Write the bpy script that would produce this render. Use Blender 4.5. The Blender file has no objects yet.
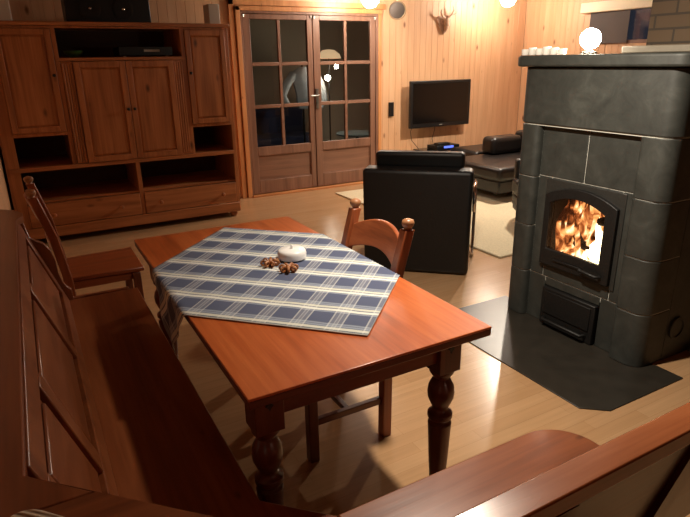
import bpy, bmesh, math, random
from mathutils import Vector, Matrix
random.seed(7)
scene = bpy.context.scene
col = scene.collection
PI = math.pi

# ------------------------------------------------------------------ materials
def lin(c):
    c = c / 255.0
    return c / 12.92 if c <= 0.04045 else ((c + 0.055) / 1.055) ** 2.4
def rgb(r, g, b): return (lin(r), lin(g), lin(b), 1.0)

def new_mat(name):
    m = bpy.data.materials.new(name); m.use_nodes = True
    nt = m.node_tree
    return m, nt, nt.nodes['Principled BSDF']

def nd(nt, kind, **kw):
    n = nt.nodes.new(kind)
    for k, v in kw.items():
        if k.startswith('i_'): n.inputs[k[2:]].default_value = v
        else: setattr(n, k, v)
    return n

def ramp(nt, stops, interp='LINEAR'):
    n = nt.nodes.new('ShaderNodeValToRGB'); cr = n.color_ramp; cr.interpolation = interp
    while len(cr.elements) < len(stops): cr.elements.new(0.5)
    for e, (p, c) in zip(cr.elements, stops): e.position = p; e.color = c
    return n

def plain(name, c, rough=0.5, metal=0.0, noise=0.0, nscale=20, bump=0.0, spec=0.5, coat=0.0):
    m, nt, b = new_mat(name)
    b.inputs['Roughness'].default_value = rough; b.inputs['Metallic'].default_value = metal
    b.inputs['Specular IOR Level'].default_value = spec
    b.inputs['Coat Weight'].default_value = coat
    if noise or bump:
        tc = nd(nt, 'ShaderNodeTexCoord')
        n = nd(nt, 'ShaderNodeTexNoise'); n.inputs['Scale'].default_value = nscale; n.inputs['Detail'].default_value = 5
        nt.links.new(tc.outputs['Object'], n.inputs['Vector'])
        lo = tuple(max(0, x * (1 - noise)) for x in c[:3]) + (1,); hi = tuple(min(1, x * (1 + noise)) for x in c[:3]) + (1,)
        r = ramp(nt, [(0.3, lo), (0.7, hi)])
        nt.links.new(n.outputs['Fac'], r.inputs['Fac']); nt.links.new(r.outputs['Color'], b.inputs['Base Color'])
        if bump:
            bp = nd(nt, 'ShaderNodeBump'); bp.inputs['Strength'].default_value = bump; bp.inputs['Distance'].default_value = 0.01
            nt.links.new(n.outputs['Fac'], bp.inputs['Height']); nt.links.new(bp.outputs['Normal'], b.inputs['Normal'])
    else:
        b.inputs['Base Color'].default_value = c
    return m

def wood(name, dark, mid, light, axis=1, rough=0.38, grain=14.0, knots=0.0, coat=0.0, knot_col=None, bump=0.12):
    """stained pine with the grain running along one axis (0 x, 1 y, 2 z)"""
    m, nt, b = new_mat(name)
    tc = nd(nt, 'ShaderNodeTexCoord'); L = nt.links.new
    mp = nd(nt, 'ShaderNodeMapping'); s = [grain] * 3; s[axis] = 0.9; mp.inputs['Scale'].default_value = s
    L(tc.outputs['Object'], mp.inputs['Vector'])
    n1 = nd(nt, 'ShaderNodeTexNoise'); n1.inputs['Scale'].default_value = 1.0; n1.inputs['Detail'].default_value = 4; n1.inputs['Distortion'].default_value = 1.1
    L(mp.outputs['Vector'], n1.inputs['Vector'])
    mp2 = nd(nt, 'ShaderNodeMapping'); s2 = [grain * 9] * 3; s2[axis] = 3.0; mp2.inputs['Scale'].default_value = s2
    L(tc.outputs['Object'], mp2.inputs['Vector'])
    n2 = nd(nt, 'ShaderNodeTexNoise'); n2.inputs['Scale'].default_value = 1.0; n2.inputs['Detail'].default_value = 2
    L(mp2.outputs['Vector'], n2.inputs['Vector'])
    mx = nd(nt, 'ShaderNodeMath', operation='MULTIPLY_ADD'); mx.inputs[1].default_value = 0.3
    L(n2.outputs['Fac'], mx.inputs[0])
    sc_ = nd(nt, 'ShaderNodeMath', operation='MULTIPLY'); sc_.inputs[1].default_value = 0.72
    L(n1.outputs['Fac'], sc_.inputs[0]); L(sc_.outputs[0], mx.inputs[2])
    r = ramp(nt, [(0.3, dark), (0.5, mid), (0.7, light)]); L(mx.outputs[0], r.inputs['Fac'])
    out = r.outputs['Color']
    if knots:
        mk = nd(nt, 'ShaderNodeMapping'); s3 = [5.5] * 3; s3[axis] = 2.6; mk.inputs['Scale'].default_value = s3
        L(tc.outputs['Object'], mk.inputs['Vector'])
        v = nd(nt, 'ShaderNodeTexVoronoi'); v.inputs['Scale'].default_value = 1.0; L(mk.outputs['Vector'], v.inputs['Vector'])
        kr = ramp(nt, [(0.0, (1, 1, 1, 1)), (0.05 * knots, (0.8, 0.8, 0.8, 1)), (0.13 * knots, (0, 0, 0, 1))]); L(v.outputs['Distance'], kr.inputs['Fac'])
        mix = nd(nt, 'ShaderNodeMix', data_type='RGBA'); L(kr.outputs['Color'], mix.inputs[0])
        L(out, mix.inputs[6]); mix.inputs[7].default_value = knot_col or tuple(x * 0.35 for x in dark[:3]) + (1,)
        out = mix.outputs[2]
    L(out, b.inputs['Base Color'])
    rr = nd(nt, 'ShaderNodeMapRange'); rr.inputs[3].default_value = rough - 0.06; rr.inputs[4].default_value = rough + 0.1
    L(n1.outputs['Fac'], rr.inputs[0]); L(rr.outputs[0], b.inputs['Roughness'])
    b.inputs['Coat Weight'].default_value = coat; b.inputs['Coat Roughness'].default_value = 0.15
    bp = nd(nt, 'ShaderNodeBump'); bp.inputs['Strength'].default_value = bump; bp.inputs['Distance'].default_value = 0.004
    L(mx.outputs[0], bp.inputs['Height']); L(bp.outputs['Normal'], b.inputs['Normal'])
    return m

def emit(name, c, s):
    m, nt, b = new_mat(name)
    b.inputs['Base Color'].default_value = c; b.inputs['Emission Color'].default_value = c; b.inputs['Emission Strength'].default_value = s
    return m

def pane(name, tint=(0.9, 0.92, 0.92, 1), ior=1.5, boost=1.0):
    """clear sheet glass: fresnel reflection over straight-through transmission"""
    m = bpy.data.materials.new(name); m.use_nodes = True; nt = m.node_tree; nt.nodes.clear()
    o = nd(nt, 'ShaderNodeOutputMaterial'); t = nd(nt, 'ShaderNodeBsdfTransparent'); g = nd(nt, 'ShaderNodeBsdfGlossy')
    t.inputs[0].default_value = tint; g.inputs['Roughness'].default_value = 0.01
    f = nd(nt, 'ShaderNodeFresnel'); f.inputs[0].default_value = ior
    mu = nd(nt, 'ShaderNodeMath', operation='MULTIPLY'); mu.inputs[1].default_value = boost
    nt.links.new(f.outputs[0], mu.inputs[0])
    mx = nd(nt, 'ShaderNodeMixShader'); nt.links.new(mu.outputs[0], mx.inputs[0])
    nt.links.new(t.outputs[0], mx.inputs[1]); nt.links.new(g.outputs[0], mx.inputs[2]); nt.links.new(mx.outputs[0], o.inputs[0])
    return m

M = {}
TD, TM, TL = rgb(140, 66, 28), rgb(182, 90, 42), rgb(204, 112, 56)
for a, n in enumerate('xyz'):
    M['table_' + n] = wood('stained pine table ' + n, TD, TM, TL, a, 0.30, 9, knots=0.5, coat=0.25)
    M['tleg_' + n] = wood('shade darkened pine frame ' + n, rgb(74, 34, 18), rgb(98, 47, 25), rgb(116, 60, 34), a, 0.34, 10, knots=0.4, coat=0.15)  # darker copy of the wood, shade put into its colour
    M['bench_' + n] = wood('stained pine bench ' + n, rgb(104, 54, 30), rgb(132, 72, 40), rgb(152, 88, 50), a, 0.30, 9, knots=0.55, coat=0.2)
    M['cab_' + n] = wood('aged pine cabinet ' + n, rgb(134, 80, 46), rgb(172, 108, 64), rgb(194, 128, 80), a, 0.40, 11, knots=1.0)
    M['chair_' + n] = wood('stained pine chair ' + n, rgb(112, 56, 30), rgb(146, 76, 42), rgb(168, 94, 54), a, 0.32, 12, coat=0.2)
    M['door_' + n] = wood('brown varnished door ' + n, rgb(108, 76, 60), rgb(132, 94, 74), rgb(148, 108, 86), a, 0.4, 12)
    M['trim_' + n] = wood('light pine trim ' + n, rgb(176, 110, 62), rgb(204, 138, 84), rgb(220, 156, 100), a, 0.42, 8, knots=0.5)
M['pine_wall'] = wood('pine wall boards', rgb(204, 158, 120), rgb(214, 168, 128), rgb(224, 180, 140), 2, 0.45, 8, knots=1.0, knot_col=rgb(120, 68, 36))
M['ceiling'] = wood('pine ceiling boards', rgb(104, 64, 38), rgb(126, 80, 48), rgb(140, 92, 58), 1, 0.5, 8, knots=0.6)
M['finial'] = wood('worn chair finial', rgb(128, 84, 54), rgb(156, 106, 70), rgb(176, 128, 90), 2, 0.35, 12)
M['rail_x'] = wood('varnished bench rail lit tone', rgb(148, 80, 44), rgb(182, 104, 60), rgb(202, 122, 74), 0, 0.23, 9, knots=0.55, coat=0.5)  # lighter copy of the bench pine; lamplight put into its colour
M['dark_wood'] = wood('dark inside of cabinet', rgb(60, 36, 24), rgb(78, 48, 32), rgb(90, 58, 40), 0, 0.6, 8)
M['black'] = plain('black plastic', rgb(18, 18, 19), 0.38)
M['black_gloss'] = plain('black screen', rgb(9, 9, 10), 0.16)
M['leather'] = plain('black leather', rgb(10, 9, 9), 0.5, noise=0.2, nscale=60, bump=0.12)
M['leather_brown'] = plain('dark brown black leather', rgb(25, 20, 18), 0.36, noise=0.2, nscale=60, bump=0.12)
M['chrome'] = plain('chrome', rgb(225, 225, 228), 0.12, 1.0)
M['brass'] = plain('brass', rgb(200, 160, 90), 0.25, 1.0)
M['steel'] = plain('brushed steel', rgb(170, 168, 162), 0.3, 1.0)
M['iron'] = plain('black cast iron', rgb(30, 29, 28), 0.5, 0.3, noise=0.25, nscale=90, bump=0.15)
M['white'] = plain('white ceramic', rgb(244, 243, 240), 0.3)
M['white_card'] = plain('off-white card', rgb(214, 210, 200), 0.6)
M['grey_box'] = plain('pale grey plastic', rgb(172, 168, 160), 0.5)
M['green'] = plain('green glazed bowl', rgb(72, 110, 50), 0.3)
M['decor'] = wood('brown curled wood', rgb(96, 52, 24), rgb(160, 98, 56), rgb(214, 160, 112), 0, 0.4, 60)
M['rug'] = plain('cream wool rug', rgb(214, 200, 168), 0.95, noise=0.12, nscale=90, bump=0.5)
M['plate'] = plain('dark slate floor plate', rgb(48, 44, 38), 0.34, noise=0.18, nscale=9, bump=0.04)
M['pewter'] = plain('grey brown horn', rgb(196, 160, 134), 0.5, noise=0.3, nscale=25)
M['lens'] = plain('frosted grey lamp lens', rgb(76, 67, 62), 0.35)
M['glass'] = pane('window glass', (0.93, 0.95, 0.95, 1), 1.5, 1.6)
M['fire_glass'] = pane('stove glass', (0.97, 0.95, 0.92, 1), 1.4, 0.8)
M['sun_wall'] = plain('grey brown added sunroom wall', rgb(200, 186, 164), 0.8)
M['pale_blue'] = plain('pale blue grey table top', rgb(150, 176, 184), 0.4)
M['night'] = plain('dark outdoor ground', rgb(38, 38, 42), 0.9)
M['blue_cloth'] = plain('blue outdoor cover', rgb(52, 62, 98), 0.8)
M['pale_cloth'] = plain('pale grey coat cloth', rgb(200, 206, 210), 0.9, noise=0.1, nscale=12, bump=0.2)
M['blind'] = plain('cream blind box', rgb(236, 218, 184), 0.5)
M['pane_grey'] = plain('grey brown pane reflection', rgb(92, 82, 78), 0.8)
M['slab'] = plain('pale stone strip', rgb(112, 104, 90), 0.5, noise=0.1)
M['soot'] = plain('sooty firebox lining', rgb(26, 22, 19), 0.95, noise=0.5, nscale=14)
M['ash'] = plain('charred log', rgb(34, 24, 20), 0.9, noise=0.4, nscale=30, bump=0.4)
M['bulb'] = emit('warm lamp bulb', (1.0, 0.89, 0.74, 1), 150)
M['bulb_stove'] = emit('bright stove top bulb', (1.0, 0.88, 0.70, 1), 80)
M['bulb_small'] = emit('small glowing lamp', (1.0, 0.88, 0.70, 1), 75)
M['shade_glow'] = emit('glowing lamp shade', (1.0, 0.66, 0.36, 1), 0.7)
M['led'] = emit('blue led', (0.12, 0.2, 1.0, 1), 0.9)
M['shade_in'] = plain('brown metal lamp shade', rgb(120, 96, 70), 0.5)
M['tea'] = plain('white tealight wax', rgb(245, 240, 230), 0.4)

# soapstone
def soapstone():
    m, nt, b = new_mat('dark green grey soapstone'); L = nt.links.new
    tc = nd(nt, 'ShaderNodeTexCoord')
    n = nd(nt, 'ShaderNodeTexNoise'); n.inputs['Scale'].default_value = 7; n.inputs['Detail'].default_value = 8; n.inputs['Roughness'].default_value = 0.7; n.inputs['Distortion'].default_value = 0.6
    L(tc.outputs['Object'], n.inputs['Vector'])
    r = ramp(nt, [(0.3, rgb(41, 43, 40)), (0.55, rgb(57, 59, 55)), (0.75, rgb(73, 75, 70))]); L(n.outputs['Fac'], r.inputs['Fac'])
    L(r.outputs['Color'], b.inputs['Base Color']); b.inputs['Roughness'].default_value = 0.5
    bp = nd(nt, 'ShaderNodeBump'); bp.inputs['Strength'].default_value = 0.06; bp.inputs['Distance'].default_value = 0.01
    L(n.outputs['Fac'], bp.inputs['Height']); L(bp.outputs['Normal'], b.inputs['Normal'])
    return m
M['stone'] = soapstone()
M['stove_frame'] = plain('dark grey stove frame', rgb(44, 44, 41), 0.5, noise=0.2, nscale=60)
M['joint'] = plain('pale stove joint', rgb(205, 205, 195), 0.8)

def floor_mat():
    m, nt, b = new_mat('light beech laminate'); L = nt.links.new
    tc = nd(nt, 'ShaderNodeTexCoord')
    br = nd(nt, 'ShaderNodeTexBrick'); br.offset = 0.37; br.offset_frequency = 2
    br.inputs['Scale'].default_value = 1.0; br.inputs['Brick Width'].default_value = 0.75; br.inputs['Row Height'].default_value = 0.066
    br.inputs['Mortar Size'].default_value = 0.0007; br.inputs['Mortar Smooth'].default_value = 0.4
    br.inputs['Color1'].default_value = rgb(190, 152, 112); br.inputs['Color2'].default_value = rgb(182, 143, 103); br.inputs['Mortar'].default_value = rgb(158, 120, 84)
    L(tc.outputs['Object'], br.inputs['Vector'])
    mp = nd(nt, 'ShaderNodeMapping'); mp.inputs['Scale'].default_value = (2.0, 45, 1); L(tc.outputs['Object'], mp.inputs['Vector'])
    n = nd(nt, 'ShaderNodeTexNoise'); n.inputs['Scale'].default_value = 1; n.inputs['Detail'].default_value = 4; L(mp.outputs['Vector'], n.inputs['Vector'])
    r = ramp(nt, [(0.3, (0.90, 0.89, 0.88, 1)), (0.7, (1.03, 1.02, 1.01, 1))]); L(n.outputs['Fac'], r.inputs['Fac'])
    mx = nd(nt, 'ShaderNodeMix', data_type='RGBA', blend_type='MULTIPLY'); mx.inputs[0].default_value = 1
    L(br.outputs['Color'], mx.inputs[6]); L(r.outputs['Color'], mx.inputs[7]); L(mx.outputs[2], b.inputs['Base Color'])
    b.inputs['Roughness'].default_value = 0.22
    return m
M['floor'] = floor_mat()

def brick_mat():
    m, nt, b = new_mat('brown chimney brick'); L = nt.links.new
    tc = nd(nt, 'ShaderNodeTexCoord'); mp = nd(nt, 'ShaderNodeMapping'); mp.inputs['Rotation'].default_value = (0, 0, 0)
    sx = nd(nt, 'ShaderNodeSeparateXYZ'); cx = nd(nt, 'ShaderNodeCombineXYZ'); ad = nd(nt, 'ShaderNodeMath', operation='ADD')
    L(tc.outputs['Object'], sx.inputs[0]); L(sx.outputs[0], ad.inputs[0]); L(sx.outputs[1], ad.inputs[1]); L(ad.outputs[0], cx.inputs[0]); L(sx.outputs[2], cx.inputs[1])
    br = nd(nt, 'ShaderNodeTexBrick'); br.inputs['Scale'].default_value = 1.0; br.inputs['Brick Width'].default_value = 0.25; br.inputs['Row Height'].default_value = 0.077
    br.inputs['Mortar Size'].default_value = 0.007; br.inputs['Color1'].default_value = rgb(100, 82, 62); br.inputs['Color2'].default_value = rgb(90, 72, 54); br.inputs['Mortar'].default_value = rgb(66, 56, 46)
    L(cx.outputs[0], br.inputs['Vector']); L(br.outputs['Color'], b.inputs['Base Color']); b.inputs['Roughness'].default_value = 0.85
    bp = nd(nt, 'ShaderNodeBump', invert=True); bp.inputs['Strength'].default_value = 0.6; bp.inputs['Distance'].default_value = 0.01
    L(br.outputs['Fac'], bp.inputs['Height']); L(bp.outputs['Normal'], b.inputs['Normal'])
    return m
M['brick'] = brick_mat()

def plaid():
    """woven check read from the cloth's own uv (metres along each edge)"""
    m, nt, b = new_mat('blue and white plaid cotton'); L = nt.links.new
    uv = nd(nt, 'ShaderNodeUVMap'); sp = nd(nt, 'ShaderNodeSeparateXYZ'); L(uv.outputs[0], sp.inputs[0])
    def frac(sock, period, off):
        a = nd(nt, 'ShaderNodeMath', operation='MULTIPLY_ADD'); a.inputs[1].default_value = 1 / period; a.inputs[2].default_value = off
        L(sock, a.inputs[0]); f = nd(nt, 'ShaderNodeMath', operation='FRACT'); L(a.outputs[0], f.inputs[0]); return f.outputs[0]
    blue, pale, white, slate, cream = rgb(80, 88, 114), rgb(142, 152, 168), rgb(222, 224, 216), rgb(102, 109, 126), rgb(206, 207, 194)
    fv = frac(sp.outputs[1], 0.155, 0.767)
    rv = ramp(nt, [(0.0, blue), (0.45, pale), (0.50, slate), (0.525, white), (0.63, slate), (0.67, cream), (0.77, slate), (0.80, pale), (0.86, slate), (0.89, pale), (0.94, slate), (0.965, blue)], 'CONSTANT')
    L(fv, rv.inputs['Fac'])
    fu = frac(sp.outputs[0], 0.122, 0.43)
    k = lambda q: (q, q, q, 1)
    ru = ramp(nt, [(0.0, k(0)), (0.30, k(0.42)), (0.34, k(0.10)), (0.44, k(0.34)), (0.47, k(0.16)), (0.53, k(0.34)), (0.56, k(0.10)), (0.66, k(0.42)), (0.70, k(0))], 'CONSTANT')
    L(fu, ru.inputs['Fac'])
    mx = nd(nt, 'ShaderNodeMix', data_type='RGBA'); L(ru.outputs['Color'], mx.inputs[0]); L(rv.outputs['Color'], mx.inputs[6]); mx.inputs[7].default_value = rgb(228, 228, 222)
    L(mx.outputs[2], b.inputs['Base Color']); b.inputs['Roughness'].default_value = 0.9
    return m
M['plaid'] = plaid()

def knit():
    m, nt, b = new_mat('ribbed beige fabric'); L = nt.links.new
    tc = nd(nt, 'ShaderNodeTexCoord'); w = nd(nt, 'ShaderNodeTexWave', bands_direction='DIAGONAL'); w.inputs['Scale'].default_value = 45; w.inputs['Distortion'].default_value = 0.4
    L(tc.outputs['Object'], w.inputs['Vector']); r = ramp(nt, [(0.1, rgb(150, 124, 100)), (0.7, rgb(206, 186, 160))]); L(w.outputs['Fac'], r.inputs['Fac'])
    L(r.outputs['Color'], b.inputs['Base Color']); b.inputs['Roughness'].default_value = 0.95
    bp = nd(nt, 'ShaderNodeBump'); bp.inputs['Strength'].default_value = 0.7; bp.inputs['Distance'].default_value = 0.004
    L(w.outputs['Fac'], bp.inputs['Height']); L(bp.outputs['Normal'], b.inputs['Normal'])
    return m
M['knit'] = knit()

def flame_mat():
    m, nt, b = new_mat('flames'); L = nt.links.new
    tc = nd(nt, 'ShaderNodeTexCoord'); n = nd(nt, 'ShaderNodeTexNoise'); n.inputs['Scale'].default_value = 9; n.inputs['Detail'].default_value = 3; n.inputs['Distortion'].default_value = 1.2
    L(tc.outputs['Object'], n.inputs['Vector'])
    sp = nd(nt, 'ShaderNodeSeparateXYZ'); L(tc.outputs['Object'], sp.inputs[0])
    hz = nd(nt, 'ShaderNodeMapRange'); hz.inputs[1].default_value = 0.42; hz.inputs[2].default_value = 0.85; hz.inputs[3].default_value = 0.10; hz.inputs[4].default_value = -0.06
    L(sp.outputs[2], hz.inputs[0])
    hy = nd(nt, 'ShaderNodeMapRange'); hy.inputs[1].default_value = 1.95; hy.inputs[2].default_value = 2.22; hy.inputs[3].default_value = 0.04; hy.inputs[4].default_value = -0.12
    L(sp.outputs[1], hy.inputs[0])
    a1 = nd(nt, 'ShaderNodeMath', operation='ADD'); L(n.outputs['Fac'], a1.inputs[0]); L(hz.outputs[0], a1.inputs[1])
    a2 = nd(nt, 'ShaderNodeMath', operation='ADD'); L(a1.outputs[0], a2.inputs[0]); L(hy.outputs[0], a2.inputs[1])
    r = ramp(nt, [(0.30, (0.10, 0.018, 0.005, 1)), (0.42, (0.55, 0.13, 0.03, 1)), (0.52, (1.0, 0.42, 0.13, 1)), (0.62, (1.0, 0.8, 0.5, 1))])
    L(a2.outputs[0], r.inputs['Fac'])
    s = nd(nt, 'ShaderNodeMapRange'); s.inputs[1].default_value = 0.34; s.inputs[2].default_value = 0.64; s.inputs[3].default_value = 0.35; s.inputs[4].default_value = 2.6
    L(a2.outputs[0], s.inputs[0])
    b.inputs['Base Color'].default_value = (0, 0, 0, 1); b.inputs['Roughness'].default_value = 1; b.inputs['Specular IOR Level'].default_value = 0
    L(r.outputs['Color'], b.inputs['Emission Color']); L(s.outputs[0], b.inputs['Emission Strength'])
    return m
M['flame'] = flame_mat()
M['flame_hot'] = emit('white hot flame', (1.0, 0.84, 0.52, 1), 7)

# ------------------------------------------------------------------ mesh builder
ORIG = {}
class MB:
    def __init__(s): s.bm = bmesh.new()
    def hexa(s, pts):
        v = [s.bm.verts.new(p) for p in pts]
        for f in ((0, 3, 2, 1), (4, 5, 6, 7), (0, 1, 5, 4), (1, 2, 6, 5), (2, 3, 7, 6), (3, 0, 4, 7)): s.bm.faces.new([v[i] for i in f])
        return s
    def box(s, x0, x1, y0, y1, z0, z1):
        return s.hexa([(x0, y0, z0), (x1, y0, z0), (x1, y1, z0), (x0, y1, z0), (x0, y0, z1), (x1, y0, z1), (x1, y1, z1), (x0, y1, z1)])
    def obox(s, c, ax, ay, az):
        c, ax, ay, az = Vector(c), Vector(ax), Vector(ay), Vector(az)   # half axes
        return s.hexa([c - ax - ay - az, c + ax - ay - az, c + ax + ay - az, c - ax + ay - az, c - ax - ay + az, c + ax - ay + az, c + ax + ay + az, c - ax + ay + az])
    def prism(s, poly, a, b, axis=2):
        def P(p, h):
            if axis == 2: return (p[0], p[1], h)
            if axis == 1: return (p[0], h, p[1])
            return (h, p[0], p[1])
        lo = [s.bm.verts.new(P(p, a)) for p in poly]; hi = [s.bm.verts.new(P(p, b)) for p in poly]
        s.bm.faces.new(lo); s.bm.faces.new(hi); n = len(poly)
        for i in range(n): s.bm.faces.new([lo[i], lo[(i + 1) % n], hi[(i + 1) % n], hi[i]])
        return s
    def lathe(s, prof, o=(0, 0, 0), n=20, rot=None):
        o = Vector(o); rings = []
        for r, z in prof:
            ring = []
            for k in range(n):
                a = 2 * PI * k / n; p = Vector((r * math.cos(a), r * math.sin(a), z))
                if rot: p = rot @ p
                ring.append(s.bm.verts.new(o + p))
            rings.append(ring)
        for A, B in zip(rings, rings[1:]):
            for k in range(n): s.bm.faces.new([A[k], A[(k + 1) % n], B[(k + 1) % n], B[k]])
        s.bm.faces.new(rings[0][::-1]); s.bm.faces.new(rings[-1])
        return s
    def tube(s, pts, r, n=10, closed=False):
        pts = [Vector(p) for p in pts]; rs = r if isinstance(r, (list, tuple)) else [r] * len(pts); rings = []; up = None
        N = len(pts)
        for i, p in enumerate(pts):
            a = pts[(i - 1) % N] if (closed or i) else pts[0]; b = pts[(i + 1) % N] if (closed or i < N - 1) else pts[-1]
            t = (b - a).normalized()
            if up is None: up = t.orthogonal().normalized()
            up = (up - t * up.dot(t)).normalized(); w = t.cross(up)
            rings.append([s.bm.verts.new(p + (up * math.cos(2 * PI * k / n) + w * math.sin(2 * PI * k / n)) * rs[i]) for k in range(n)])
        pr = list(zip(rings, rings[1:])) + ([(rings[-1], rings[0])] if closed else [])
        for A, B in pr:
            for k in range(n): s.bm.faces.new([A[k], A[(k + 1) % n], B[(k + 1) % n], B[k]])
        if not closed: s.bm.faces.new(rings[0][::-1]); s.bm.faces.new(rings[-1])
        return s
    def sphere(s, c, r, sc=(1, 1, 1), seg=20, rings=12, rot=None):
        mat = Matrix.Translation(c) @ (rot.to_4x4() if rot else Matrix.Identity(4)) @ Matrix.Diagonal((r * sc[0], r * sc[1], r * sc[2], 1))
        bmesh.ops.create_uvsphere(s.bm, u_segments=seg, v_segments=rings, radius=1, matrix=mat); return s
    def build(s, name, mat, parent=None, bevel=0.0, smooth=False, local=False, seg=2, subsurf=0):
        bmesh.ops.recalc_face_normals(s.bm, faces=s.bm.faces)
        org = Vector((0, 0, 0))
        if parent is not None and not local: org = ORIG[parent.name]
        if org.length: bmesh.ops.translate(s.bm, verts=s.bm.verts, vec=-org)
        me = bpy.data.meshes.new(name); s.bm.to_mesh(me); s.bm.free()
        me.materials.append(M[mat]); o = bpy.data.objects.new(name, me); col.objects.link(o)
        if parent is not None: o.parent = parent
        ORIG[o.name] = org
        if smooth:
            for p in me.polygons: p.use_smooth = True
        if bevel:
            b = o.modifiers.new('bevel', 'BEVEL'); b.width = bevel; b.segments = seg; b.limit_method = 'ANGLE'; b.angle_limit = math.radians(40)
            for p in me.polygons: p.use_smooth = True
            if hasattr(me, 'set_sharp_from_angle'): me.set_sharp_from_angle(angle=math.radians(50))
        elif smooth and hasattr(me, 'set_sharp_from_angle'): me.set_sharp_from_angle(angle=math.radians(50))
        if subsurf:
            q = o.modifiers.new('sub', 'SUBSURF'); q.levels = subsurf; q.render_levels = subsurf
        return o

def thing(name, label, cat, loc=(0, 0, 0), rz=0.0, group=None):
    o = bpy.data.objects.new(name, None); o.empty_display_size = 0.1; col.objects.link(o)
    o.location = loc; o.rotation_euler = (0, 0, rz); o['label'] = label; o['category'] = cat
    if group: o['group'] = group
    ORIG[o.name] = Vector(loc)
    return o
def tag(o, label, cat, group=None, kind=None):
    o['label'] = label; o['category'] = cat
    if group: o['group'] = group
    if kind: o['kind'] = kind
    return o
def struct(o): o['kind'] = 'structure'; return o
def recentre(o):
    """put a single-mesh thing's origin at its base"""
    me = o.data; xs = [v.co for v in me.vertices]
    c = Vector((sum(v.x for v in xs) / len(xs), sum(v.y for v in xs) / len(xs), min(v.z for v in xs)))
    me.transform(Matrix.Translation(-c)); o.location = c; return o
def dup(root, loc, rz=None, label=None):
    r = root.copy(); col.objects.link(r); r.location = loc
    if rz is not None: r.rotation_euler = (0, 0, rz)
    if label: r['label'] = label
    for ch in list(root.children):
        c = ch.copy(); col.objects.link(c); c.parent = r
        for g in list(ch.children):
            d = g.copy(); col.objects.link(d); d.parent = c
    return r

# ------------------------------------------------------------------ the room
XL, XR, YB, YF, ZC = -0.212, 6.62, 6.48, -3.2, 2.5
f = MB().box(XL - 0.1, XR + 0.1, YF - 0.1, YB + 0.12, -0.1, 0).build('floor', 'floor'); struct(f)
c = MB().box(XL - 0.1, XR + 0.1, YF - 0.1, YB + 0.12, ZC, ZC + 0.1).build('ceiling', 'ceiling'); struct(c)

def board_profile(a0, a1, y, out, w=0.096, g=0.003, d=0.004):
    """front line of V-jointed boards from a0 to a1; out = +1/-1 side of the room face"""
    pts = []; a = a0
    while a < a1 - 1e-6:
        e = min(a + w, a1)
        pts += [(a, y + d * out), (min(a + g, e), y), (max(e - g, a), y)]; a = e
    pts.append((a1, y + d * out)); return pts
def wall_boards_x(name, x0, x1, y, thick, z0, z1, out):
    p = board_profile(x0, x1, y, out); poly = p + [(x1, y + out * thick), (x0, y + out * thick)]
    return poly
# back wall (boards) with the double-door opening x 2.29..4.05, z 0..2.07
mb = MB()
for x0, x1, z0, z1 in ((XL, 2.27, 0, ZC), (4.08, XR, 0, ZC), (2.27, 4.08, 2.085, ZC)):
    mb.prism(wall_boards_x('', x0, x1, YB, 0.12, z0, z1, 1), z0, z1)
struct(mb.build('wall_back', 'pine_wall'))
mb = MB(); p = board_profile(YF, YB, XL, -1); poly = [(q[1], q[0]) for q in p] + [(XL - 0.1, YB), (XL - 0.1, YF)]
mb.prism(poly, 0, ZC); struct(mb.build('wall_left', 'pine_wall'))
# right wall with window opening y 4.52..5.30, z 1.70..2.16
mb = MB()
for y0, y1, z0, z1 in ((YF, 4.42, 0, ZC), (5.36, YB, 0, ZC), (4.42, 5.36, 0, 1.69), (4.42, 5.36, 2.12, ZC)):
    p = board_profile(y0, y1, XR, 1); poly = [(q[1], q[0]) for q in p] + [(XR + 0.1, y1), (XR + 0.1, y0)]
    mb.prism(poly, z0, z1)
struct(mb.build('wall_right', 'pine_wall'))
mb = MB().box(XL, XR, YF - 0.1, YF, 0, ZC); struct(mb.build('wall_front', 'dark_wood'))
# light pine casing round the double doors
mb = MB().box(2.165, 2.225, 6.445, 6.478, 0, 2.20).box(2.235, 2.288, 6.43, 6.478, 0, 2.13).box(2.165, 4.19, 6.445, 6.478, 2.14, 2.20).box(2.235, 4.13, 6.43, 6.478, 2.085, 2.135)
mb.box(4.085, 4.13, 6.44, 6.478, 0, 2.085)
struct(mb.build('trim_1', 'trim_z', bevel=0.004))
mb = MB().box(2.29, 4.08, 6.40, 6.478, 0, 0.022); struct(mb.build('trim_2', 'trim_x', bevel=0.003))
mb = MB().box(4.13, XR - 0.002, 6.462, 6.478, 0, 0.07); struct(mb.build('baseboard_back', 'trim_x', bevel=0.003))

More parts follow.
